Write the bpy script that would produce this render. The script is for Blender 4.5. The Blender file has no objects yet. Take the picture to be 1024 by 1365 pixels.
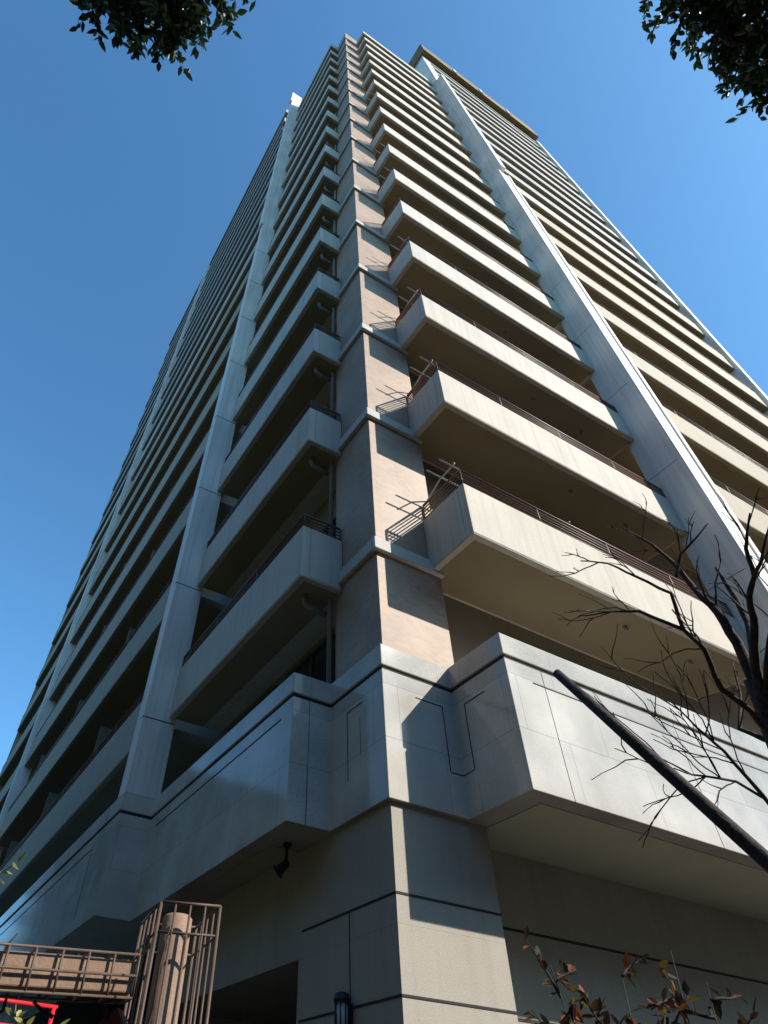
import bpy, bmesh, math, random
from mathutils import Matrix, Vector
R = math.radians
C = bpy.context.scene.collection
SC = bpy.context.scene

# ------------------------------------------------------------------ camera
cam_d = bpy.data.cameras.new("camera")
cam_d.sensor_fit = 'VERTICAL'
cam_d.sensor_height = 36.0
cam_d.lens = 21.984
cam_d.shift_x = 0.0638
cam_d.shift_y = -0.0452
cam_d.clip_start = 0.05
cam_d.clip_end = 3000
cam = bpy.data.objects.new("camera", cam_d)
C.objects.link(cam)
m3 = Matrix(((0.858290819884051, -0.3991791573238215, -0.3224792533807523),
             (-0.512622367063629, -0.6380882222946799, -0.5745099906484632),
             (0.023562200424530246, 0.658406729102201, -0.7522934279814594)))
# columns: right, up, back
cx = Vector((m3[0][0], m3[1][0], m3[2][0])); cy = Vector((m3[0][1], m3[1][1], m3[2][1])); cz = Vector((m3[0][2], m3[1][2], m3[2][2]))
M = Matrix(((cx.x, cy.x, cz.x), (cx.y, cy.y, cz.y), (cx.z, cy.z, cz.z))).to_4x4()
M.translation = Vector((-3.8627, -5.1995, 1.6))
cam.matrix_world = M
SC.camera = cam

# ------------------------------------------------------------------ sky, sun, exposure
SUN = Vector((0.84, -1.0, 0.98)).normalized()
EL = math.asin(SUN.z)
AZ = math.atan2(SUN.x, SUN.y)          # from +Y towards +X
world = bpy.data.worlds.new("World")
SC.world = world
world.use_nodes = True
nt = world.node_tree
sky = nt.nodes.new('ShaderNodeTexSky')
sky.sky_type = 'NISHITA'
sky.sun_disc = False
sky.sun_elevation = EL
sky.sun_rotation = AZ
sky.altitude = 0
sky.air_density = 1.0
sky.dust_density = 0.8
sky.ozone_density = 3.0
tint = nt.nodes.new('ShaderNodeMix'); tint.data_type = 'RGBA'; tint.blend_type = 'MULTIPLY'
tint.inputs[0].default_value = 1.0
tint.inputs[7].default_value = (0.64, 1.08, 1.22, 1)
nt.links.new(sky.outputs[0], tint.inputs[6])
nt.links.new(tint.outputs[2], nt.nodes['Background'].inputs[0])
nt.nodes['Background'].inputs[1].default_value = 0.15
sun_d = bpy.data.lights.new("sun", 'SUN')
sun_d.energy = 5.0
sun_d.angle = R(0.53)
sun_d.color = (1.0, 0.93, 0.83)
sun = bpy.data.objects.new("sun", sun_d)
C.objects.link(sun)
sun.rotation_euler = SUN.to_track_quat('Z', 'Y').to_euler()
SC.view_settings.view_transform = 'Standard'
SC.view_settings.look = 'None'
SC.view_settings.gamma = 1
SC.view_settings.exposure = 0.45
SC.cycles.max_bounces = 8

# ------------------------------------------------------------------ materials
def principled(name):
    m = bpy.data.materials.new(name); m.use_nodes = True
    return m, m.node_tree, m.node_tree.nodes['Principled BSDF']

def mat(name, col, rough=0.8, var=0.12, scale=3.0, streak=0.0, speck=0.0, bump=0.0, spec=0.3, metal=0.0, fine=60.0):
    """paint / stone / metal with blotches, vertical rain streaks, speckle and a fine bump"""
    m, t, b = principled(name)
    L = t.links
    tc = t.nodes.new('ShaderNodeTexCoord')
    n = t.nodes.new('ShaderNodeTexNoise'); n.inputs['Scale'].default_value = scale; n.inputs['Detail'].default_value = 6
    L.new(tc.outputs['Object'], n.inputs['Vector'])
    rp = t.nodes.new('ShaderNodeMapRange')
    rp.inputs[1].default_value = 0.3; rp.inputs[2].default_value = 0.7
    rp.inputs[3].default_value = 1 - var; rp.inputs[4].default_value = 1 + var
    L.new(n.outputs[0], rp.inputs[0])
    fac = rp.outputs[0]
    def mul(a, b_):
        x = t.nodes.new('ShaderNodeMath'); x.operation = 'MULTIPLY'
        L.new(a, x.inputs[0]); L.new(b_, x.inputs[1]); return x.outputs[0]
    if streak:
        mp = t.nodes.new('ShaderNodeMapping'); mp.inputs['Scale'].default_value = (9, 9, 0.35)
        L.new(tc.outputs['Object'], mp.inputs[0])
        s = t.nodes.new('ShaderNodeTexNoise'); s.inputs['Scale'].default_value = 1.0; s.inputs['Detail'].default_value = 4
        L.new(mp.outputs[0], s.inputs['Vector'])
        r2 = t.nodes.new('ShaderNodeMapRange')
        r2.inputs[1].default_value = 0.45; r2.inputs[2].default_value = 0.75
        r2.inputs[3].default_value = 1.0; r2.inputs[4].default_value = 1 - streak
        L.new(s.outputs[0], r2.inputs[0]); fac = mul(fac, r2.outputs[0])
    f = t.nodes.new('ShaderNodeTexNoise'); f.inputs['Scale'].default_value = fine; f.inputs['Detail'].default_value = 3
    L.new(tc.outputs['Object'], f.inputs['Vector'])
    if speck:
        r3 = t.nodes.new('ShaderNodeMapRange')
        r3.inputs[1].default_value = 0.35; r3.inputs[2].default_value = 0.65
        r3.inputs[3].default_value = 1 - speck; r3.inputs[4].default_value = 1 + speck
        L.new(f.outputs[0], r3.inputs[0]); fac = mul(fac, r3.outputs[0])
    v = t.nodes.new('ShaderNodeVectorMath'); v.operation = 'SCALE'
    v.inputs[0].default_value = col
    L.new(fac, v.inputs['Scale'])
    L.new(v.outputs[0], b.inputs['Base Color'])
    b.inputs['Roughness'].default_value = rough
    b.inputs['Metallic'].default_value = metal
    b.inputs['Specular IOR Level'].default_value = spec
    if bump:
        bp = t.nodes.new('ShaderNodeBump'); bp.inputs['Strength'].default_value = bump; bp.inputs['Distance'].default_value = 0.01
        L.new(f.outputs[0], bp.inputs['Height']); L.new(bp.outputs[0], b.inputs['Normal'])
    return m

def tile_mat(name, col, mortar, bw=0.1, bh=0.05, tone=0.09, ms=0.004, rough=0.55, spec=0.3, zoff=0.0, speck=0.0, lo=.85):
    """small ceramic facade tiles: brick pattern in (x+y, z)"""
    m, t, b = principled(name)
    L = t.links
    tc = t.nodes.new('ShaderNodeTexCoord')
    sp = t.nodes.new('ShaderNodeSeparateXYZ'); L.new(tc.outputs['Object'], sp.inputs[0])
    ad = t.nodes.new('ShaderNodeMath'); ad.operation = 'ADD'
    L.new(sp.outputs[0], ad.inputs[0]); L.new(sp.outputs[1], ad.inputs[1])
    cb = t.nodes.new('ShaderNodeCombineXYZ')
    zo = t.nodes.new('ShaderNodeMath'); zo.operation = 'SUBTRACT'; zo.inputs[1].default_value = zoff
    L.new(sp.outputs[2], zo.inputs[0])
    L.new(ad.outputs[0], cb.inputs[0]); L.new(zo.outputs[0], cb.inputs[1])
    br = t.nodes.new('ShaderNodeTexBrick')
    br.inputs['Scale'].default_value = 1.0
    br.inputs['Brick Width'].default_value = bw; br.inputs['Row Height'].default_value = bh
    br.inputs['Mortar Size'].default_value = ms
    c = Vector(col)
    br.inputs['Color1'].default_value = (*(c * (1+tone)), 1); br.inputs['Color2'].default_value = (*(c * (1-tone)), 1)
    br.inputs['Mortar'].default_value = (*mortar, 1)
    L.new(cb.outputs[0], br.inputs['Vector'])
    n = t.nodes.new('ShaderNodeTexNoise'); n.inputs['Scale'].default_value = 1.3; n.inputs['Detail'].default_value = 5
    L.new(tc.outputs['Object'], n.inputs['Vector'])
    r = t.nodes.new('ShaderNodeMapRange'); r.inputs[1].default_value = .3; r.inputs[2].default_value = .7
    r.inputs[3].default_value = lo; r.inputs[4].default_value = 1.12
    L.new(n.outputs[0], r.inputs[0])
    fac = r.outputs[0]
    if speck:
        f = t.nodes.new('ShaderNodeTexNoise'); f.inputs['Scale'].default_value = 120; f.inputs['Detail'].default_value = 3
        L.new(tc.outputs['Object'], f.inputs['Vector'])
        r3 = t.nodes.new('ShaderNodeMapRange'); r3.inputs[1].default_value = .35; r3.inputs[2].default_value = .65
        r3.inputs[3].default_value = 1-speck; r3.inputs[4].default_value = 1+speck
        L.new(f.outputs[0], r3.inputs[0])
        mm = t.nodes.new('ShaderNodeMath'); mm.operation = 'MULTIPLY'
        L.new(fac, mm.inputs[0]); L.new(r3.outputs[0], mm.inputs[1]); fac = mm.outputs[0]
    v = t.nodes.new('ShaderNodeVectorMath'); v.operation = 'SCALE'
    L.new(br.outputs[0], v.inputs[0]); L.new(fac, v.inputs['Scale'])
    L.new(v.outputs[0], b.inputs['Base Color'])
    b.inputs['Roughness'].default_value = rough
    b.inputs['Specular IOR Level'].default_value = spec
    return m

def glass_mat():
    m, t, b = principled("window_glass")
    b.inputs['Base Color'].default_value = (0.02, 0.03, 0.04, 1)
    b.inputs['Roughness'].default_value = 0.04
    b.inputs['Specular IOR Level'].default_value = 0.6
    return m

def leaf_mat(name, cols, rough=0.45, trans=0.25):
    m, t, b = principled(name)
    L = t.links
    g = t.nodes.new('ShaderNodeNewGeometry')
    rp = t.nodes.new('ShaderNodeValToRGB')
    rp.color_ramp.interpolation = 'LINEAR'
    els = rp.color_ramp.elements
    while len(els) < len(cols): els.new(0.5)
    for i, c in enumerate(cols):
        els[i].position = i / max(1, len(cols) - 1); els[i].color = (*c, 1)
    L.new(g.outputs['Random Per Island'], rp.inputs[0])
    L.new(rp.outputs[0], b.inputs['Base Color'])
    b.inputs['Roughness'].default_value = rough
    tr = t.nodes.new('ShaderNodeBsdfTranslucent'); L.new(rp.outputs[0], tr.inputs[0])
    mx = t.nodes.new('ShaderNodeMixShader'); mx.inputs[0].default_value = trans
    out = t.nodes['Material Output']
    L.new(b.outputs[0], mx.inputs[1]); L.new(tr.outputs[0], mx.inputs[2]); L.new(mx.outputs[0], out.inputs[0])
    return m

MAT = dict(
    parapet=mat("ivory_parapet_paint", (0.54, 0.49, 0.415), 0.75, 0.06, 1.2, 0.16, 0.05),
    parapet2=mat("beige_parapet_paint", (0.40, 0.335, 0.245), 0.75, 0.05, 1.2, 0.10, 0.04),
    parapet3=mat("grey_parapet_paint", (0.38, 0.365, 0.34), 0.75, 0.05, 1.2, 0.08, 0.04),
    wall=mat("brown_wall_paint", (0.24, 0.19, 0.135), 0.8, 0.08, 1.0, 0.1),
    fin=mat("white_fin_paint", (0.86, 0.80, 0.73), 0.7, 0.07, 0.6, 0.20, 0.04),
    tile=tile_mat("brown_pier_tile", (0.38, 0.27, 0.195), (0.37, 0.27, 0.205)),
    trim=mat("white_trim_paint", (0.5, 0.485, 0.455), 0.7, 0.05, 2.0, 0.08),
    granite=tile_mat("pale_granite_panels", (0.53, 0.495, 0.445), (0.34, 0.32, 0.29), 1.15, 0.60, 0.11, 0.0035, 0.10, 0.22, 4.02, 0.15, .72),
    underside=mat("shade_toned_soffit", (0.29, 0.235, 0.145), 0.85, 0.08, 1.0),  # parapet paint darkened and warmed: shade and bounced light put into the colour
    base=mat("cast_stone", (0.365, 0.33, 0.28), 0.75, 0.07, 1.2, 0.08, 0.10, 0.15, fine=90),
    soffit=mat("soffit_board", (0.34, 0.33, 0.265), 0.8, 0.05, 1.5),
    groove=mat("dark_groove", (0.03, 0.03, 0.03), 0.8),
    rail=mat("brown_rail_paint", (0.17, 0.095, 0.07), 0.45, 0.1, 4),
    dark=mat("dark_metal", (0.02, 0.02, 0.022), 0.4, 0.1, 5),
    pipe=mat("pale_pipe", (0.27, 0.26, 0.245), 0.6, 0.05, 4),
    frame=mat("bronze_window_frame", (0.08, 0.065, 0.05), 0.4, 0.1, 4),
    glass=glass_mat(),
    crown=mat("ochre_roof_screen", (0.23, 0.16, 0.07), 0.8, 0.2, 1.0, 0.2),
    brick=mat("dark_brown_brick", (0.085, 0.065, 0.05), 0.85, 0.15, 1.0),
    hedge=mat("hedge_green", (0.035, 0.05, 0.02), 0.8, 0.4, 6.0),
    ground=mat("asphalt", (0.04, 0.04, 0.04), 0.9, 0.2, 1.0, 0, 0.2, 0.3),
    paving=mat("grey_paving", (0.05, 0.045, 0.04), 0.85, 0.12, 1.2, 0, 0.12, 0.3),
    kerb=mat("kerb_stone", (0.33, 0.32, 0.30), 0.85, 0.1, 2),
    post=mat("terracotta_render", (0.27, 0.175, 0.125), 0.75, 0.1, 3, 0.12, 0.08, 0.2),
    wire=mat("brown_wire", (0.10, 0.066, 0.048), 0.5, 0.2, 8),
    red=mat("red_paint", (0.62, 0.02, 0.03), 0.4, 0.08, 5),
    darkred=mat("dark_red_timber", (0.13, 0.03, 0.022), 0.6, 0.2, 5),
    bark=mat("dark_bark", (0.06, 0.045, 0.04), 0.9, 0.35, 12, 0, 0.3, 0.8, fine=50),
    pole=mat("dark_pole_wood", (0.035, 0.026, 0.022), 0.8, 0.3, 8, 0, 0.2, 0.5),
    stem=mat("grey_brown_stem", (0.035, 0.025, 0.018), 0.85, 0.25, 10),
    leaf=leaf_mat("evergreen_leaf", [(0.018, 0.035, 0.012), (0.03, 0.055, 0.018), (0.05, 0.085, 0.02)], 0.4, 0.12),
    autumn=leaf_mat("autumn_leaf", [(0.022, 0.024, 0.010), (0.016, 0.020, 0.009), (0.04, 0.022, 0.010), (0.025, 0.012, 0.008), (0.03, 0.024, 0.011), (0.018, 0.018, 0.009), (0.05, 0.02, 0.01), (0.26, 0.06, 0.01), (0.03, 0.02, 0.01), (0.30, 0.17, 0.02), (0.02, 0.018, 0.01)], 0.75, 0.35),
    yellow=leaf_mat("yellow_green_leaf", [(0.20, 0.22, 0.05), (0.42, 0.38, 0.12), (0.12, 0.17, 0.04)], 0.45, 0.3),
    lampglass=mat("opal_lamp_glass", (0.42, 0.47, 0.52), 0.25, 0.03, 5),
)

# ------------------------------------------------------------------ mesh helpers
class MB:
    def __init__(s): s.v = []; s.f = []; s.sm = []
    def box(s, x0, x1, y0, y1, z0, z1):
        n = len(s.v)
        s.v += [(x0,y0,z0),(x1,y0,z0),(x1,y1,z0),(x0,y1,z0),(x0,y0,z1),(x1,y0,z1),(x1,y1,z1),(x0,y1,z1)]
        for q in ((0,3,2,1),(4,5,6,7),(0,1,5,4),(1,2,6,5),(2,3,7,6),(3,0,4,7)):
            s.f.append(tuple(n+i for i in q)); s.sm.append(False)
        return s
    def prism(s, pts, z0, z1):
        """vertical prism over a counter-clockwise plan outline"""
        n = len(s.v); k = len(pts)
        s.v += [(x,y,z0) for x,y in pts] + [(x,y,z1) for x,y in pts]
        s.f.append(tuple(n+i for i in reversed(range(k)))); s.sm.append(False)
        s.f.append(tuple(n+k+i for i in range(k))); s.sm.append(False)
        for i in range(k):
            j = (i+1) % k
            s.f.append((n+i, n+j, n+k+j, n+k+i)); s.sm.append(False)
        return s
    def obox(s, c, ax, ay, az, hx, hy, hz):
        """oriented box about c with half sizes along three axes"""
        n = len(s.v); c = Vector(c)
        for k in (-1, 1):
            for a, b in ((-1,-1),(1,-1),(1,1),(-1,1)):
                s.v.append(tuple(c + ax*hx*a + ay*hy*b + az*hz*k))
        for q in ((0,3,2,1),(4,5,6,7),(0,1,5,4),(1,2,6,5),(2,3,7,6),(3,0,4,7)):
            s.f.append(tuple(n+i for i in q)); s.sm.append(False)
        return s
    def tube(s, pts, rad, seg=8):
        pts = [Vector(p) for p in pts]
        if not isinstance(rad, (list, tuple)): rad = [rad]*len(pts)
        n = len(s.v); prev = None
        for i, p in enumerate(pts):
            d = (pts[min(i+1, len(pts)-1)] - pts[max(i-1, 0)]).normalized()
            if prev is None:
                a = d.orthogonal().normalized()
            else:
                a = (prev - d*prev.dot(d))
                a = a.normalized() if a.length > 1e-6 else d.orthogonal().normalized()
            prev = a; b = d.cross(a)
            for k in range(seg):
                t = 2*math.pi*k/seg
                s.v.append(tuple(p + (a*math.cos(t) + b*math.sin(t))*rad[i]))
        for i in range(len(pts)-1):
            for k in range(seg):
                j = (k+1) % seg
                s.f.append((n+i*seg+k, n+i*seg+j, n+(i+1)*seg+j, n+(i+1)*seg+k)); s.sm.append(True)
        s.f.append(tuple(n+k for k in reversed(range(seg)))); s.sm.append(False)
        e = n+(len(pts)-1)*seg
        s.f.append(tuple(e+k for k in range(seg))); s.sm.append(False)
        return s
    def leaf(s, p, d, nrm, L, W):
        """a folded pointed leaf of six points"""
        d = d.normalized(); side = d.cross(nrm)
        if side.length < 1e-4: side = d.orthogonal()
        side.normalize(); up = side.cross(d)
        n = len(s.v)
        for a, b, c in ((0,0,0),(.35,.5,.10),(.7,.36,.06),(1,0,-.08),(.7,-.36,.06),(.35,-.5,.10)):
            s.v.append(tuple(p + d*L*a + side*W*b + up*W*c))
        s.f.append((n, n+1, n+2, n+3)); s.f.append((n, n+3, n+4, n+5)); s.sm += [False, False]
        return s
    def build(s, name, m, parent=None, bevel=0):
        me = bpy.data.meshes.new(name)
        me.from_pydata(s.v, [], s.f)
        me.polygons.foreach_set('use_smooth', s.sm)
        me.materials.append(m); me.update()
        o = bpy.data.objects.new(name, me); C.objects.link(o)
        if parent: o.parent = parent
        if bevel:
            md = o.modifiers.new("bevel", 'BEVEL'); md.width = bevel; md.segments = 2; md.limit_method = 'ANGLE'
        return o

def tag(o, label=None, cat=None, group=None, kind=None):
    if label: o['label'] = label
    if cat: o['category'] = cat
    if group: o['group'] = group
    if kind: o['kind'] = kind
    return o

def empty(name, loc=(0, 0, 0)):
    o = bpy.data.objects.new(name, None); C.objects.link(o); o.location = loc
    return o

def put(o, root):
    """parent a mesh built in world coordinates to an Empty that stands elsewhere"""
    o.parent = root
    o.matrix_parent_inverse = Matrix.Translation(-root.location)
    return o

# ------------------------------------------------------------------ the setting
g = MB().box(-600, 600, -600, 600, -0.5, -0.13).build("road", MAT['ground']); tag(g, kind='structure')
g = MB().prism([(-9, -9), (60, -9), (60, 70), (-9, 70)], -0.13+0.001, 0).build("pavement", MAT['paving']); tag(g, kind='structure')
k = MB().box(-9.16, -9.0, -9.16, 70, -0.126, 0.004).box(-9.0, 60, -9.16, -9.0, -0.126, 0.004).build("kerb", MAT['kerb']); tag(k, kind='structure')

# ------------------------------------------------------------------ unseen buildings across the streets, added to block low sky and fill the reflections
def neighbour(x0, x1, y0, y1, h, label, m):
    root = empty("unseen_neighbour_building", ((x0+x1)/2, (y0+y1)/2, -.12)); tag(root, label, "building")
    put(MB().box(x0, x1, y0, y1, -.12, h).build("wall", m), root)
    put(MB().box(x0-.3, x1+.3, y0-.3, y1+.3, h+.002, h+.5).build("roof", MAT['brick']), root)
    for z in range(1, int(h//3.2)):
        put(MB().box(x1+.002, x1+.9, y0+1, y1-1, z*3.2, z*3.2+1.1).build("balcony", MAT['brick']), root)
        put(MB().box(x0+1, x1-1, y1+.002, y1+.06, z*3.2+1.2, z*3.2+2.6).build("window", MAT['glass']), root)
neighbour(-38, -20, -26, 1, 19, "brown apartment block opposite the west face, reflected darkly in the left stone band", MAT['brick'])
neighbour(-38, -20, 5, 21, 16, "lower brown block opposite the far west face, reflected in the left stone band", MAT['brick'])
neighbour(-40, -15, 62, 100, 30, "unseen brown apartment block added far along the side street to darken reflections in the left band", MAT['brick'])
neighbour(-30, 12, -46, -28, 19, "unseen brown apartment block added across the street behind the viewer to block low sky", MAT['brick'])
neighbour(15, 70, -52, -36, 24, "unseen brown block added across the street to the south east to block low sky", MAT['brick'])

# unseen hedges added beside and behind the viewer to block low sky
def hedge(x0, x1, y0, y1, h, label):
    bm = bmesh.new()
    nx = max(2, int((x1-x0)/.4)); ny = max(2, int((y1-y0)/.4)); nz = int(h/.4)
    vs = {}
    rg = random.Random(int(x0*7+y0*3))
    def v(i, j, k):
        key = (i, j, k)
        if key not in vs:
            vs[key] = bm.verts.new((x0+(x1-x0)*i/nx+rg.uniform(-.1,.1), y0+(y1-y0)*j/ny+rg.uniform(-.1,.1), h*k/nz+(rg.uniform(-.1,.1) if k else 0)))
        return vs[key]
    for i in range(nx):
        for j in range(ny): bm.faces.new((v(i,j,nz), v(i+1,j,nz), v(i+1,j+1,nz), v(i,j+1,nz)))
        for k in range(nz):
            bm.faces.new((v(i,0,k), v(i+1,0,k), v(i+1,0,k+1), v(i,0,k+1))); bm.faces.new((v(i+1,ny,k), v(i,ny,k), v(i,ny,k+1), v(i+1,ny,k+1)))
    for j in range(ny):
        for k in range(nz):
            bm.faces.new((v(0,j+1,k), v(0,j,k), v(0,j,k+1), v(0,j+1,k+1))); bm.faces.new((v(nx,j,k), v(nx,j+1,k), v(nx,j+1,k+1), v(nx,j,k+1)))
    me = bpy.data.meshes.new("hedge"); bm.to_mesh(me); bm.free(); me.materials.append(MAT['hedge'])
    o = bpy.data.objects.new("hedge", me); C.objects.link(o); tag(o, label, "hedge")
hedge(-8.8, -7.0, -3.5, 17, 8.0, "unseen tall dark hedge added on the west side to block low sky")
hedge(-5.5, 7.5, -12.4, -11.0, 6.0, "unseen tall dark hedge added behind the viewer to block low sky")

# ------------------------------------------------------------------ the tower
H = 3.0
NF = 17
tower = empty("apartment_tower", (0, 0, 0))
tag(tower, "tall apartment tower with stacked balconies, white fins and a pale stone band above its base", "apartment building")
XF, YF = 7.05, 5.70              # near faces of the first fins (south face / west face)
XB2, YB2 = 19.9, 25.0            # second fins
XE, YE = 21.3, 36.5              # far ends
ZT, ZB, ZG = 5.70, 4.02, 5.42     # stone band: top, underside, groove
ZL, ZH = 57.2, 65.8              # roof of the low corner block, roof of the main block

# the core: a low block at the corner and the main block behind it
MB().box(0.35, XF-.002, 0.32, YF-.002, 5.0, ZL).build("wall", MAT['wall'], tower)
MB().prism([(XF, .32), (XE, .32), (XE, YE), (.35, YE), (.35, YF), (XF, YF)], 5.0, ZL+1.4).build("wall", MAT['wall'], tower)
MB().prism([(XF+.002, .322), (XE-.002, .322), (XE-.002, YE-.002), (.352, YE-.002), (.352, YF+2.6), (XF+.002, YF+2.6)], ZL+1.4, ZH).build("wall", MAT['wall'], tower)
MB().prism([(0.2, 0.2), (XF-.003, 0.2), (XF-.003, YF-.003), (0.2, YF-.003)], ZL, ZL+.3).build("roof", MAT['trim'], tower)
MB().prism([(XF+.01, -1.36), (XE, -1.36), (XE, YE), (-.96, YE), (-.96, YF+2.6), (XF+.01, YF+2.6)], ZH-.9, ZH).build("roof", MAT['parapet3'], tower)

# corner pier, tiled, with a moulding at every storey
MB().box(0, 1.10, 0, 1.05, 5.3, 58.2).build("corner_pier", MAT['tile'], tower, 0.006)
for k_ in range(NF):
    z = 7.22 + k_*H
    e = 0.075
    MB().box(-e, 1.10+.01, -e, -.002, z, z+.2).box(-e, -.002, -.001, 1.05+.01, z, z+.2).build("pier_moulding", MAT['trim'], tower, 0.012)

def railing(mb, pts, z, h=0.27, n=4, inset=0.0):
    """low rail of thin horizontal bars on short posts, following plan points"""
    for i in range(n):
        zz = z + 0.06 + (h-0.06)*i/(n-1)
        r = 0.021 if i == n-1 else 0.012
        mb.tube([(x, y, zz) for x, y in pts], r, 6)
    for (x0, y0), (x1, y1) in zip(pts, pts[1:]):
        L = math.hypot(x1-x0, y1-y0); m = max(1, int(round(L/1.5)))
        for j in range(m+1):
            x = x0+(x1-x0)*j/m; y = y0+(y1-y0)*j/m
            mb.tube([(x, y, z-.02), (x, y, z+h)], 0.014, 6)

def drains(mb, pts, z):
    for x, y in pts: mb.tube([(x, y, z+.02), (x, y, z-.05), (x+.02, y-.02, z-.09)], 0.028, 8)

def balcony_south(x0, x1, y, zb, zt, m, end=True, rail=True, wall_y=0.33):
    """slab and parapet of a balcony on the south face"""
    b = MB()
    T = 0.13
    b.box(x0, x1, y, wall_y, zb, zb+.17)
    b.box(x0-.004, x1, y-.008, y+T, zb+.018, zt)
    if end: b.box(x0-.006, x0+T, y+T+.001, -.003 if x0 < 1.1 else wall_y-.01, zb+.018, zt-.001)
    o = b.build("balcony", m, tower, 0.010)
    MB().box(x0+.10, x1-.03, y+.10, wall_y-.05, zb-.004, zb+.004).build("soffit", MAT['underside'], o)  # thin added panel; its colour carries the shade under the slab
    if rail:
        r = MB()
        pts = [(x1-.02, y+.03), (x0+.03, y+.03)]
        if end: pts.append((x0+.03, -.02))
        railing(r, pts, zt, .33, 5)
        r.build("railing", MAT['rail'], o)
    return o

def balcony_west(y0, y1, x, zb, zt, m, end=True, rail=True, wall_x=0.36):
    b = MB()
    T = 0.13
    b.box(x, wall_x if y0 > 1.04 else -.004, y0, min(y1, y0+.19) if y0 < 1.04 else y1, zb, zb+.17)
    if y0 < 1.04: b.box(x, wall_x, 1.06, y1, zb, zb+.17)
    b.box(x-.008, x+T, y0-.004, y1, zb+.018, zt)
    if end: b.box(x+T+.001, -.004 if y0 < 1.1 else wall_x-.01, y0-.008, y0+T, zb+.018, zt-.001)
    o = b.build("balcony", m, tower, 0.010)
    MB().box(x+.10, -.03 if y0 < 1.04 else wall_x-.05, y0+.08, y1-.03, zb-.004, zb+.004).build("soffit", MAT['underside'], o)  # same added panel, underside shade put into its colour
    if rail:
        r = MB()
        pts = [(x+.03, y1-.05), (x+.03, y0+.03)]
        if end: pts.append((-.02, y0+.03))
        railing(r, pts, zt)
        r.build("railing", MAT['rail'], o)
    return o

for k_ in range(NF):
    z = k_*H
    # south face, bay beside the corner
    o = balcony_south(0.915, XF-.003, -0.934, 7.28+z, 8.25+z, MAT['parapet'])
    for q in ((4.2, -.55), (5.8, -.45)):
        d = MB(); drains(d, [q], 7.28+z); d.build("drain_spout", MAT['pipe'], o)
    if k_ in (0, 1, 2, 3, 5, 6, 9):
        for yy, xa in ((-.40, .77), (-.68, .80)):
            MB().tube([(xa, yy, 8.95+z), (3.6, yy, 8.945+z)], .014, 8).build("drying_pole", MAT['trim'], o)
        for xa in (1.05, 3.5):
            MB().tube([(xa, -.74, 8.965+z), (xa, -.36, 8.93+z), (xa, .30, 8.60+z)], .013, 6).build("pole_bracket", MAT['trim'], o)
    # west face, bay beside the corner
    o = balcony_west(0.865, YF-.003, -0.68, 7.10+z, 8.05+z, MAT['parapet'])
    d = MB()
    d.tube([(-.42, 1.20, 7.10+z), (-.42, 1.20, 6.98+z), (-.38, 1.22, 6.93+z), (-.06, 1.22, 6.90+z)], 0.04, 8)
    d.build("drain_pipe", MAT['pipe'], o)

# main block: second and last bays; their storeys sit a little off those of the corner block
H2 = 3.04
for k_ in range(19):
    z = k_*H2
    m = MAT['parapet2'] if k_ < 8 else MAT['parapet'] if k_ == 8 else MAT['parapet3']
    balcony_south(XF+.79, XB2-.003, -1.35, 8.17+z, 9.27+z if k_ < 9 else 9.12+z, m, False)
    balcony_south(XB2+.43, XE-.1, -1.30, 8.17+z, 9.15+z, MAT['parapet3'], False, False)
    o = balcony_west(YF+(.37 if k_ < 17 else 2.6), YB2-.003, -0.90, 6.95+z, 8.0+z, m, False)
    if k_ < 7:
        for yy in (11.5, 16.6, 21.7):
            MB().box(-.74, .34, yy, yy+.04, 7.14+z, 9.3+z).build("partition_panel", MAT['wall'], o)
    balcony_west(YB2+.42, YE-.2, -0.90, 6.95+z, 7.95+z, m, False, False)

# sliding windows behind the corner bays
def window_south(x0, x1, z0, z1, y=.32):
    f = MB(); w = .05
    f.box(x0, x1, y-.06, y-.002, z0, z0+w).box(x0, x1, y-.06, y-.002, z1-w, z1)
    for x in (x0, (x0+x1)/2-w/2, x1-w): f.box(x, x+w, y-.058, y-.003, z0+w, z1-w)
    o = f.build("window", MAT['frame'], tower)
    MB().box(x0+w, x1-w, y-.03, y-.01, z0+w, z1-w).build("pane", MAT['glass'], o)
def window_west(y0, y1, z0, z1, x=.35):
    f = MB(); w = .05
    f.box(x-.06, x-.002, y0, y1, z0, z0+w).box(x-.06, x-.002, y0, y1, z1-w, z1)
    for y in (y0, (y0+y1)/2-w/2, y1-w): f.box(x-.058, x-.003, y, y+w, z0+w, z1-w)
    o = f.build("window", MAT['frame'], tower)
    MB().box(x-.03, x-.01, y0+w, y1-w, z0+w, z1-w).build("pane", MAT['glass'], o)
for k_ in range(-1, NF):
    z = k_*H
    window_south(2.4, 4.3, 7.46+z, 9.4+z if k_ >= 0 else 6.9); window_south(4.7, 6.6, 7.46+z, 9.4+z if k_ >= 0 else 6.9)
    window_west(1.35, 3.1, 7.30+z, 9.3+z if k_ >= 0 else 6.95); window_west(3.4, 5.2, 7.30+z, 9.3+z if k_ >= 0 else 6.95)

# downpipe in the angle behind the pier, west side
MB().tube([(-.05, 1.12, 5.3), (-.05, 1.12, 57.0)], 0.036, 10).build("downpipe", MAT['pipe'], tower)

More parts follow.
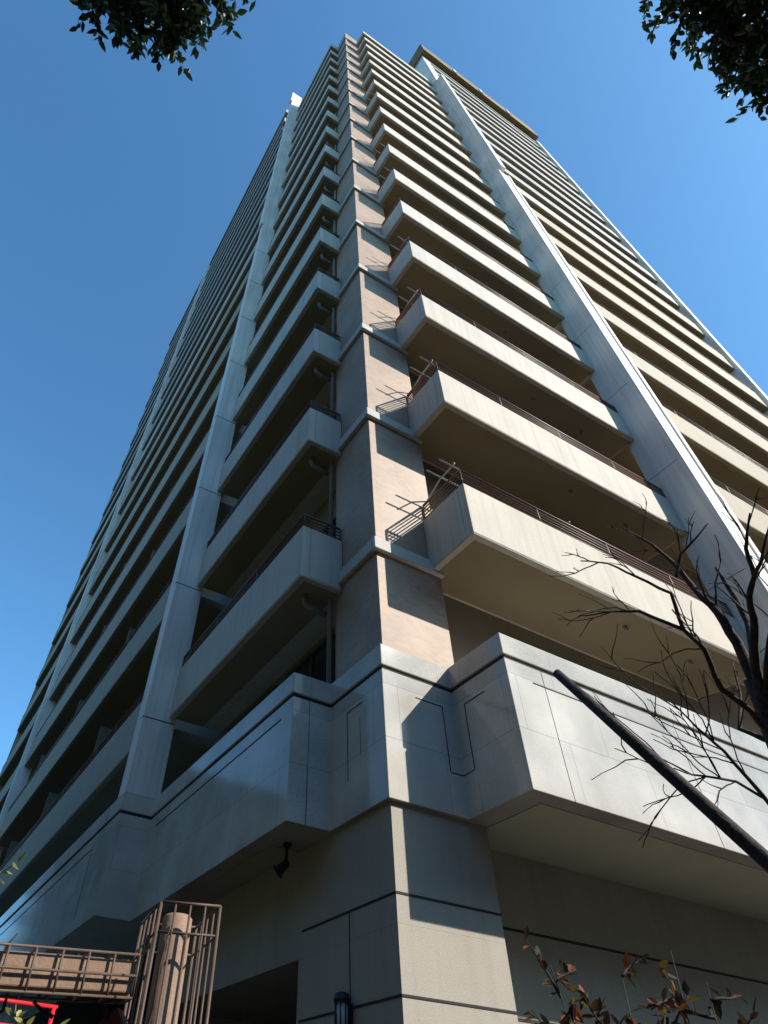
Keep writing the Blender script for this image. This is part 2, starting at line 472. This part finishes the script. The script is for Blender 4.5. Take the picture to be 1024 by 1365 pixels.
# white fins: broad below, thinner and deeper above
def fin_south(x, top=55.0):
    f = MB()
    if x > 10:
        f.box(x, x+.42, -1.52, -.72, 5.72, top)
        return f.build("fin", MAT['fin'], tower, 0.012)
    f.box(x, x+.78, -1.58, -.72, 5.72, 32.6)
    f.box(x, x+.16, -1.62, -1.581, 5.72, 32.6)
    f.box(x+.62, x+.78, -1.62, -1.581, 5.72, 32.6)
    f.box(x+.03, x+.36, -1.80, -.73, 32.6, top)
    return f.build("fin", MAT['fin'], tower, 0.012)
def fin_west(y, xo=-1.16):
    f = MB()
    if y > 10:
        f.box(-1.10, -.55, y, y+.30, ZB+1.685, ZH-1)
        return f.build("fin", MAT['fin'], tower, 0.012)
    f.box(xo, -.55, y, y+.36, ZB+1.685, 31.0)
    f.box(xo-.12, -.55, y+.02, y+.34, 31.0, 57.0)
    f.box(xo-.22, -.55, y, y+.33, 57.0, 59.8)
    return f.build("fin", MAT['fin'], tower, 0.012)
MB().box(-.84, .349, YE-.19, YE-.005, 5.72, ZH-.95).build("end_wall", MAT['parapet2'], tower)
fin_south(XF); fin_south(XB2, 65.0)
fin_west(YF); fin_west(YB2)
MB().box(XF-.001, XF+.75, -1.345, .31, 55.0, ZH-.91).build("end_wall", MAT['fin'], tower)
# shadow joints across the west fin
for k_ in range(8):
    z = 7.0 + k_*H
    MB().box(-1.164, -.56, YF-.004, YF+.1, z-.008, z+.008).build("fin_joint", MAT['groove'], tower)
    MB().box(XF-.003, XF+.7, -1.5, -.74, z+2.0, z+2.009).build("fin_joint", MAT['groove'], tower)

# rooftop screen
MB().box(XF-.10, XB2+.3, -1.80, 9.0, ZH+.01, ZH+3.2).build("roof_screen", MAT['crown'], tower)
for x in (10.2, 13.2, 16.4):
    MB().box(x, x+.3, -1.9, -1.802, ZH+.02, ZH+1.3).build("roof_post", MAT['fin'], tower)

# ------------------------------------------------------------------ pale stone band above the ground floor
W_ = 40.0
band_out = [(-.10, -.10), (.885, -.10), (.885, -1.0), (W_, -1.0), (W_, .45), (.30, .45), (.30, 30), (-1.16, 30), (-1.16, YF), (-.63, YF), (-.63, .98), (-.10, .98)]
def inset(pts, d):
    out = []
    n = len(pts)
    for i in range(n):
        p0, p1, p2 = Vector(pts[i-1]), Vector(pts[i]), Vector(pts[(i+1) % n])
        a = (p1-p0).normalized(); b = (p2-p1).normalized()
        na = Vector((-a.y, a.x)); nb = Vector((-b.y, b.x))
        out.append(tuple(p1 + (na + nb)*d))
    return out
band = MB().prism(band_out, ZB, ZG-.028)
band = band.build("stone_band", MAT['granite'], tower, 0.008)
MB().prism(inset(band_out, .012), ZG-.028, ZG+.014).build("band_groove", MAT['groove'], band)
MB().prism(inset(band_out, -.012), ZG+.014, ZT).build("coping", MAT['granite'], band, 0.012)
# vertical joints and the inlaid dark lines on the band
jn = MB()
P = .003; w = .009
def line_s(y, x0, x1, z0, z1): jn.box(x0, x1, y-P, y+.01, z0, z1)      # on a south face
def line_w(x, y0, y1, z0, z1): jn.box(x-P, x+.01, y0, y1, z0, z1)      # on a west face
for x in (1.42, 3.6, 5.8, 8.0): line_s(-1.0, x, x+.004, ZB, ZG-.03)
line_s(-1.0, 1.25, 12, 5.19, 5.206)
# frame line round the inner corner of pier and box
line_s(-.10, .34, .72, 5.16, 5.172); line_s(-.10, .71, .722, 4.45, 5.16); line_s(-.10, .722, .882, 4.44, 4.45)
line_w(.885, -.62, -.28, 5.16, 5.172); line_w(.885, -.292, -.28, 4.45, 5.16); line_w(.885, -.28, -.103, 4.44, 4.45)
line_w(-.10, .30, .62, 5.16, 5.172); line_w(-.10, .61, .622, 4.40, 5.16)
line_w(-.10, .36, .364, 4.6, 5.0)
line_w(-.63, 1.25, 5.4, 5.20, 5.22)
line_w(-1.16, 7.0, 29, 5.18, 5.2); line_w(-1.16, 6.9, 6.915, 4.2, 5.18)
line_s(.98, -.40, -.395, ZB, ZG-.03)
jn.build("band_joint", MAT['groove'], band)
# boarded soffit panels under the two boxes, lighter than the stone
sp_ = MB()
sp_.box(1.165, 12, -.80, .415, ZB-.006, ZB-.001)
sp_.box(-.42, -.02, 1.7, 5.5, ZB-.006, ZB-.001)
sp_.build("soffit_panel", MAT['soffit'], band)

# ------------------------------------------------------------------ ground floor
gf = MB()
gf.prism([(-.045, -.045), (1.15, -.045), (1.15, .42), (W_, .42), (W_, 30), (2.5, 30), (2.5, 5.4), (-.045, 5.4), (-.045, 1.65)], 3.05, ZB-.001)
gf.prism([(-.045, -.045), (1.15, -.045), (1.15, .42), (W_, .42), (W_, 30), (2.5, 30), (2.5, 1.65), (-.045, 1.65)], 0, 3.049)
gfo = gf.build("ground_floor_wall", MAT['base'], tower)
jg = MB()
for z in (3.27, 2.575, 1.875, 1.175, .475):
    jg.box(-.05, 1.155, -.05, -.035, z-.009, z+.009)
    jg.box(-.05, -.035, -.0349, 1.6, z-.009, z+.009)
    jg.box(1.16, 14, .416, .43, z+.03, z+.054)
for z0, z1 in ((.0, 2.57), (2.58, 3.26)): jg.box(-.049, -.036, .70, .711, z0, z1)
jg.build("wall_joint", MAT['groove'], gfo)
# entrance recess: shutter at the back of the opening on the west side
sh = MB()
for i in range(44): sh.box(2.40, 2.495, 1.66, 5.39, i*.07, i*.07+.062)
sh.build("shutter", MAT['frame'], tower)
MB().box(-.04, 2.39, 5.40, 5.9, 0, 3.049).build("entrance_wall", MAT['base'], tower)

# ------------------------------------------------------------------ lamp and floodlight fixed to the wall
lx, ly, lz = -.135, .70, 2.36
wl = empty("wall_lamp", (-.05, ly, lz))
tag(wl, "small cylindrical wall lantern with dark cap on the shaded side of the base pillar", "wall lamp")
put(MB().tube([(lx, ly, lz+.02), (lx, ly, lz+.25)], .052, 16).build("glass_tube", MAT['lampglass']), wl)
c = MB().tube([(lx, ly, lz+.25), (lx, ly, lz+.262), (lx, ly, lz+.30), (lx, ly, lz+.315)], [.072, .072, .062, .03], 16)
put(c.build("cap", MAT['dark']), wl)
put(MB().tube([(lx, ly, lz-.03), (lx, ly, lz+.02)], .066, 16).build("base_ring", MAT['dark']), wl)
for i in range(8):
    t = i*math.pi/4
    c = MB().tube([(lx+.06*math.cos(t), ly+.06*math.sin(t), lz), (lx+.06*math.cos(t), ly+.06*math.sin(t), lz+.26)], .006, 5)
    put(c.build("rib", MAT['dark']), wl)
put(MB().box(-.075, -.046, ly-.035, ly+.035, lz+.03, lz+.24).build("mounting_plate", MAT['dark']), wl)

fx, fy = -.30, 1.55
fl = empty("floodlight", (fx, fy, 4.01))
tag(fl, "small black floodlight on a bracket under the stone band, left of the corner pillar", "floodlight")
c = MB().tube([(fx, fy, 4.015), (fx, fy, 3.99)], .05, 12); c.tube([(fx, fy, 4.0), (fx, fy, 3.84), (fx-.03, fy+.05, 3.80)], .018, 8)
put(c.build("bracket", MAT['dark']), fl)
d_ = Vector((-.45, .65, -.55)).normalized()
p0 = Vector((fx-.02, fy+.02, 3.80))
c = MB().tube([p0-d_*.07, p0-d_*.05, p0+d_*.05, p0+d_*.08, p0+d_*.085], [.02, .042, .05, .075, .075], 14)
put(c.build("lamp_head", MAT['dark']), fl)
put(MB().tube([p0+d_*.083, p0+d_*.09], .066, 14).build("lens", MAT['lampglass']), fl)

# ------------------------------------------------------------------ pergola with wire trellis, left
def polar(az, t, z):
    a = R(az); return Vector((-3.8627 + t*math.sin(a), -5.1995 + t*math.cos(a), z))
pc = Vector((-2.335, -.99, 0))
pg = empty("pergola", (pc.x, pc.y, 0))
tag(pg, "terracotta coloured pergola with round post and beam wrapped in brown wire trellis", "pergola")
pr = .085
put(MB().tube([(pc.x, pc.y, 0), (pc.x, pc.y, 2.585), (pc.x, pc.y, 2.60)], [pr, pr, pr-.015], 28).build("post", MAT['post']), pg)
bd = Vector((-1.0, .06, -.045)).normalized(); bn = Vector((bd.y*-1, bd.x, 0)); up = Vector((0, 0, 1))
bc0 = Vector((pc.x, pc.y, 2.30)) + bd*.20
put(MB().obox(bc0 + bd*1.5, bd, bn, up, 1.5, .06, .068).build("beam", MAT['post'], None, 0.008), pg)
# cage of wires round the post
cg = MB(); hx, hy = .168, .26; ch = 2.625; cc = Vector((-2.295, -.905, 0))
ex = Vector((.94, -.34, 0)); ey = Vector((.14, .99, 0))
cor = [cc + ex*a*hx + ey*b*hy for a, b in ((-1,-1),(1,-1),(1,1),(-1,1))]
rw = .0065
for i in range(4):
    a, b = cor[i], cor[(i+1) % 4]
    for k_ in range(4):
        p = a.lerp(b, k_/4)
        cg.tube([(p.x, p.y, 0.0), (p.x, p.y, ch if k_ == 0 else ch-.0)], rw if k_ else .0095, 6)
    for z in (ch, ch-.14, ch-.56, ch-.98, ch-1.4, ch-1.82, ch-2.24):
        cg.tube([(a.x, a.y, z), (b.x, b.y, z)], 0.008 if z == ch else rw, 6)
put(cg.build("wire_cage", MAT['wire']), pg)
# trellis along the beam
tr = MB()
for s_ in (-.085, .085):
    o_ = bc0 + bn*s_
    for z in (-.09, 0.0, .09):
        a = o_ + up*z; b = a + bd*3.0
        tr.tube([a, b], rw, 6)
    for i in range(22):
        a = o_ + bd*(i*.135)
        tr.tube([a + up*-.09, a + up*.09], rw, 6)
for i in range(22):
    a = bc0 + bd*(i*.135)
    for z in (-.09, .09): tr.tube([a + bn*-.085 + up*z, a + bn*.085 + up*z], rw, 6)
put(tr.build("wire_trellis", MAT['wire']), pg)
# second post carries the far end of the beam
p2 = bc0 + bd*3.0
put(MB().tube([(p2.x, p2.y, 0), (p2.x, p2.y, 2.60)], pr, 24).build("post", MAT['post']), pg)
# dark red rafter running back under the beam
q0 = polar(17.5, 4.6, 2.14); q1 = polar(9.5, 4.9, 1.62)
d_ = (q1-q0).normalized(); s_ = d_.cross(up).normalized(); u_ = s_.cross(d_)
put(MB().obox((q0+q1)/2, d_, s_, u_, (q1-q0).length/2, .05, .06).build("brace", MAT['darkred']), pg)

# red railing behind the pergola
r0 = polar(2.0, 5.2, 0); r1 = polar(13.0, 5.4, 0)
rr = empty("red_railing", ((r0.x+r1.x)/2, (r0.y+r1.y)/2, 0))
tag(rr, "bright red painted metal railing at the lower left below the trellis beam", "railing")
for z in (2.275, 2.165, 1.6, 1.05):
    put(MB().tube([(r0.x, r0.y, z), (r1.x, r1.y, z)], .0105, 10).build("rail", MAT['red']), rr)
for f_ in (0.02, .28, .62, .98):
    p = r0.lerp(r1, f_)
    put(MB().tube([(p.x, p.y, 0), (p.x, p.y, 2.275)], .013, 10).build("rail_post", MAT['red']), rr)

random.seed(7)
def rnd(): return Vector((random.uniform(-1,1), random.uniform(-1,1), random.uniform(-1,1)))

# climbing vine on the trellis
vine = MB()
for q in range(3):
    p = bc0 + bd*(.05+.28*q) + bn*-.17 + up*-.15
    pts = [p]
    for i in range(7):
        p = p + Vector((random.uniform(-.07, .05), random.uniform(-.015, .015), random.uniform(.0, .08)))
        pts.append(p)
    vine.tube(pts, [.009]*6+[.006, .004], 6)
base = pc + ex*-.2 + ey*-.26
pts = [Vector((base.x, base.y, 0))]
for i in range(15): pts.append(pts[-1] + Vector((random.uniform(-.03,.03), random.uniform(-.02,.02), .165)))
vine.tube(pts, [.014-.0006*i for i in range(16)], 6)
vo = vine.build("climbing_vine", MAT['stem'])
tag(vo, "thin leafless vine stems twining through the wire trellis of the pergola", "vine")

# ------------------------------------------------------------------ plants
def spray(mb_s, mb_l, p, d, L, n, leafL, leafW, r=.006, droop=.1):
    """a curved twig with leaves on both sides"""
    pts = [p]; d = d.normalized()
    for i in range(6):
        d = (d + rnd()*.18 + Vector((0, 0, -droop))*.3).normalized()
        pts.append(pts[-1] + d*L/6)
    mb_s.tube(pts, [r*(1-.12*i) for i in range(7)], 5)
    for i in range(n):
        f = (i+.8)/n*6; k_ = min(5, int(f)); q = pts[k_].lerp(pts[k_+1], min(1, f-k_))
        dd = (d*.5 + rnd()*.9).normalized()
        mb_l.leaf(q, dd, (up + rnd()*.7).normalized(), leafL*random.uniform(.7, 1.2), leafW*random.uniform(.75, 1.2))
    return pts

def shrub(name, label, cat, base, targets, lm, n_leaf, lL, lW, twigs=5, tl=.35, group=None):
    root = empty(name, base); tag(root, label, cat, group)
    s, l = MB(), MB()
    for t in targets:
        b0 = Vector(base); t = Vector(t)
        mid = b0.lerp(t, .5) + rnd()*.08
        s.tube([b0, b0.lerp(mid, .5) + rnd()*.03, mid, mid.lerp(t, .5) + rnd()*.04, t], [.011, .009, .007, .005, .002], 6)
        for i in range(twigs):
            spray(s, l, mid.lerp(t, random.uniform(.45, 1)), (t-b0).normalized()*.25 + Vector((random.uniform(-1,1), random.uniform(-1,1), random.uniform(-.45,.6))), tl*random.uniform(.6, 1.1), n_leaf, lL, lW)
    put(s.build("stem", MAT['stem']), root); put(l.build("foliage", lm), root)
    return root

# autumn sapling, lower right
ab = polar(51, 3.1, 0)
shrub("autumn_sapling", "slender sapling with sparse orange and dark brown autumn leaves in front of the base wall", "sapling", ab,
      [polar(47.0, 3.1, 2.16), polar(49.0, 3.2, 2.08), polar(51.5, 3.1, 2.12), polar(55, 3.2, 2.2), polar(53, 3.0, 2.02), polar(47.6, 3.0, 2.0), polar(50, 3.1, 1.96), polar(56.5, 3.2, 2.1)],
      MAT['autumn'], 9, .052, .026, 8, .19)
# yellow-green shrub behind the trellis and a second one at the frame's edge
shrub("yellow_green_shrub", "yellow green leafy shrub growing up behind the red railing", "shrub", polar(9, 5.9, 0),
      [polar(8, 5.8, 2.26), polar(10.2, 5.9, 2.22), polar(12, 5.8, 2.2), polar(9.3, 5.7, 2.0), polar(13, 5.8, 2.05)],
      MAT['yellow'], 12, .07, .04, 7, .35)
shrub("tall_leafy_shrub", "pale yellow green leaves of a taller shrub above the trellis at the left edge", "shrub", polar(3.5, 4.9, 0),
      [polar(5.2, 4.85, 2.66), polar(4.4, 4.9, 2.75), polar(3.8, 4.8, 2.55), polar(2, 4.9, 2.7)],
      MAT['yellow'], 9, .085, .05, 5, .35)

# bare tree at the right
def branch(mb, pts, r0, r1, twigs=0, tl=.5, seg=7, depth=1):
    pts = [Vector(p) for p in pts]
    sm = [pts[0]]
    for a, b in zip(pts, pts[1:]):
        for i in (1, 2, 3):
            sm.append(a.lerp(b, i/3) + (rnd()*.018*(b-a).length if i < 3 else Vector()))
    n = len(sm)
    mb.tube(sm, [r0+(r1-r0)*i/(n-1) for i in range(n)], seg)
    for i in range(twigs):
        k_ = random.randint(n//3, n-2); p = sm[k_]; d = (sm[k_+1]-sm[k_]).normalized()
        d2 = (d + rnd()*.8 + Vector((0, 0, .25))).normalized()
        L = tl*random.uniform(.5, 1.1)
        q = [p]
        for s_ in range(4):
            d2 = (d2 + rnd()*.3).normalized(); q.append(q[-1] + d2*L/4)
        rr_ = max(.0035, (r0+(r1-r0)*k_/(n-1))*.4)
        if depth: branch(mb, q, rr_, .002, 2, L*.55, 5, depth-1)
        else: mb.tube(q, [rr_, rr_*.8, rr_*.6, rr_*.45, .0018], 5)
CAM = Vector((-3.8627, -5.1995, 1.6))
def W(az, el, t):
    a, e = R(az), R(el)
    return CAM + Vector((math.sin(a)*math.cos(e), math.cos(a)*math.cos(e), math.sin(e)))*t
bt = empty("bare_tree", tuple(polar(66, 4.2, 0)))
tag(bt, "leafless tree with dark rough trunk and forking bare branches at the right edge", "tree")
T_ = 4.0
random.seed(21)
tb = MB()
branch(tb, [polar(66, 4.2, -.02), W(65.5, 6, 4.2), W(66, 13.3, T_+.1), W(66.9, 20.8, T_+.05), W(67.6, 25.5, T_+.05)], 0.0638, .05, 0, seg=14)
put(tb.build("trunk", MAT['bark']), bt)
bb = MB()
J = W(67.2, 25.0, T_+.04)
branch(bb, [W(67.3, 24.0, T_+.05), W(67.8, 28.1, T_+.1), W(67.6, 30.5, T_+.12), W(66.9, 32.4, T_+.2), W(66.3, 34.8, T_+.3), W(65.4, 36.6, T_+.35), W(63.4, 38.9, T_+.4)], 0.0315, .004, 7, .3)
branch(bb, [W(67.3, 24.0, T_+.05), W(68.6, 27.2, T_-.05), W(69.6, 28.8, T_-.1), W(70.4, 30.8, T_-.15), W(71.6, 32.0, T_-.2), W(72.7, 32.8, T_-.25), W(75, 35, T_-.3)], 0.0270, .004, 6, .3)
branch(bb, [W(71.6, 32.0, T_-.2), W(72.2, 34.0, T_-.2), W(73.0, 35.0, T_-.22), W(74.1, 36.2, T_-.25)], 0.0128, .004, 2, .3)
branch(bb, [W(68.6, 27.2, T_-.05), W(69.3, 29.2, T_+.1), W(69.4, 31.2, T_+.2), W(69.3, 33.5, T_+.3)], 0.0225, .010, 1, .25)
branch(bb, [W(66.9, 21.0, T_+.05), W(66.3, 23.6, T_-.1), W(65.1, 25.4, T_-.15), W(65.3, 28.3, T_-.2), W(64.5, 30.0, T_-.25), W(64.9, 32.8, T_-.3), W(62.7, 34.8, T_-.35), W(60.8, 36.4, T_-.38), W(58.4, 37.2, T_-.4)], 0.0180, .003, 8, .3)
branch(bb, [W(64.5, 30.0, T_-.25), W(61.7, 32.2, T_-.2), W(59.4, 32.7, T_-.15), W(56.8, 32.9, T_-.1)], 0.0105, .003, 4, .3)
branch(bb, [W(65.9, 33.8, T_+.25), W(67.2, 35.3, T_+.2), W(69.0, 36.0, T_+.15), W(70.6, 36.7, T_+.1)], 0.0090, .003, 3, .3)
branch(bb, [W(66, 13.6, T_+.1), W(64.4, 18.5, T_-.2), W(63.3, 21.5, T_-.3), W(62.2, 23.3, T_-.35), W(61.2, 25.3, T_-.4)], 0.0120, .003, 8, .45)
branch(bb, [W(66.3, 16.5, T_+.08), W(63.2, 19.5, T_-.15), W(60.5, 20.4, T_-.3), W(58.0, 22.4, T_-.4)], 0.0083, .0025, 9, .45)
branch(bb, [W(66.9, 21.2, T_+.05), W(65.0, 22.6, T_+.1), W(66.2, 24.8, T_+.3), W(66.8, 26.9, T_+.4)], 0.0150, .003, 5, .3)
branch(bb, [W(67, 22, T_+.05), W(69, 24.5, T_), W(72, 26, T_+.1), W(76, 30, T_+.2), W(80, 36, T_+.2)], 0.0225, .004, 6, .4)
branch(bb, [W(67.2, 23.4, T_+.05), W(70, 27.6, T_-.1), W(73, 31, T_-.1), W(74, 33, T_-.1)], 0.0165, .004, 5, .35)
put(bb.build("branches", MAT['bark']), bt)

# dark prop pole leaning in front of the band
pa = W(52.9, 29.0, 3.15); pb_ = W(62.9, 14.7, 2.62)
dd = (pb_-pa).normalized(); foot = pb_ + dd*(pb_.z/-dd.z)
pol = MB().tube([foot, pb_, pa.lerp(pb_, .5), pa], [.027, .0255, .0235, .0195], 12).build("leaning_pole", MAT['pole'])
tag(pol, "dark straight wooden pole slanting up from the lower right in front of the stone band", "pole")

# evergreen trees overhead
def canopy(name, label, base, limbs, lumps, leafL, dens):
    root = empty(name, base); tag(root, label, "tree")
    tm = MB(); b0 = Vector(base)
    top = Vector(limbs[0][0])
    pts = [b0 + Vector((0, 0, -.02)), b0.lerp(top, .35) + Vector((.08, -.05, 0)), b0.lerp(top, .7), top]
    tm.tube(pts, [.22, .17, .15, .12], 14)
    put(tm.build("trunk", MAT['bark']), root)
    s, l = MB(), MB()
    for lb in limbs: branch(s, lb, .09, .02, 0, seg=9)
    for c, rad, n in lumps:
        c = Vector(c)
        near = min((Vector(p) for lb in limbs for p in lb), key=lambda p: (p-c).length)
        mid = near.lerp(c, .5) + rnd()*.1
        s.tube([near, mid, c], [.022, .014, .007], 6)
        for i in range(int(n*dens)):
            d = rnd(); d = d.normalized() if d.length > .01 else up
            st = c + rnd()*rad*.35
            spray(s, l, st, d, rad*random.uniform(.5, 1.0), 17, leafL, leafL*.47, .0035, .25)
    put(s.build("branches", MAT['bark']), root)
    put(l.build("crown", MAT['leaf']), root)
random.seed(5)
canopy("evergreen_tree", "dark evergreen foliage hanging into the top left corner of the sky", (-6.9, -6.6, 0),
       [[(-6.6, -6.3, 6.2), (-6.0, -5.4, 7.2), (-5.1, -4.5, 7.9), (-4.75, -4.15, 8.0)],
        [(-6.6, -6.3, 6.2), (-6.6, -5.2, 7.6), (-6.2, -4.4, 8.6)], [(-6.6, -6.3, 6.2), (-5.4, -6.0, 8.2), (-4.6, -5.2, 9.2)]],
       [(W(-42.6, 72.9, 6.6), .42, 11), (W(-39.5, 75.3, 6.8), .5, 17), (W(-36.4, 77.4, 6.7), .42, 13), (W(-36.1, 79.3, 6.9), .34, 9),
        (W(-46.9, 74.4, 6.9), .5, 14), (W(-40.7, 79.6, 7.0), .55, 14), (W(-33.1, 76.9, 6.6), .22, 4), (W(-35.2, 80.7, 6.7), .24, 4), (W(-46.2, 71.6, 6.5), .24, 4),
        (W(-55.4, 76.8, 7.2), .6, 10), (W(-63.1, 81.5, 7.3), .7, 12), (W(-93.2, 79.2, 7.6), .8, 10), (W(-120.0, 71.3, 7.2), .8, 10), (W(-51.1, 69.9, 6.6), .16, 3)], .105, 1.35)
canopy("evergreen_tree", "dark evergreen foliage filling the top right corner of the sky", (1.6, -8.9, 0),
       [[(1.2, -8.2, 6.0), (.3, -7.2, 6.9), (-.6, -6.4, 7.3), (-1.0, -6.1, 7.2)],
        [(1.2, -8.2, 6.0), (.9, -6.9, 6.8), (.3, -6.2, 6.9)], [(1.2, -8.2, 6.0), (-.4, -7.8, 8.0), (-1.4, -7.0, 8.6)]],
       [(W(112.2, 65.1, 6.8), .40, 10), (W(112.5, 67.6, 6.9), .34, 8), (W(110.5, 63.4, 6.7), .36, 9), (W(112.9, 62.9, 6.9), .5, 14), (W(108.3, 61.9, 6.7), .40, 10),
        (W(106.6, 60.1, 6.6), .36, 9), (W(110.8, 60.2, 6.8), .55, 16), (W(104.7, 58.9, 6.5), .30, 7), (W(108.0, 57.7, 6.6), .5, 12),
        (W(114.8, 65.5, 7.1), .5, 12), (W(118.4, 62.0, 7.2), .7, 14), (W(114.0, 57.1, 7.0), .7, 12), (W(123.2, 67.9, 7.5), .7, 10), (W(105.8, 55.3, 6.7), .5, 8), (W(127.3, 60.8, 7.6), .9, 12)], .078, 2.1)
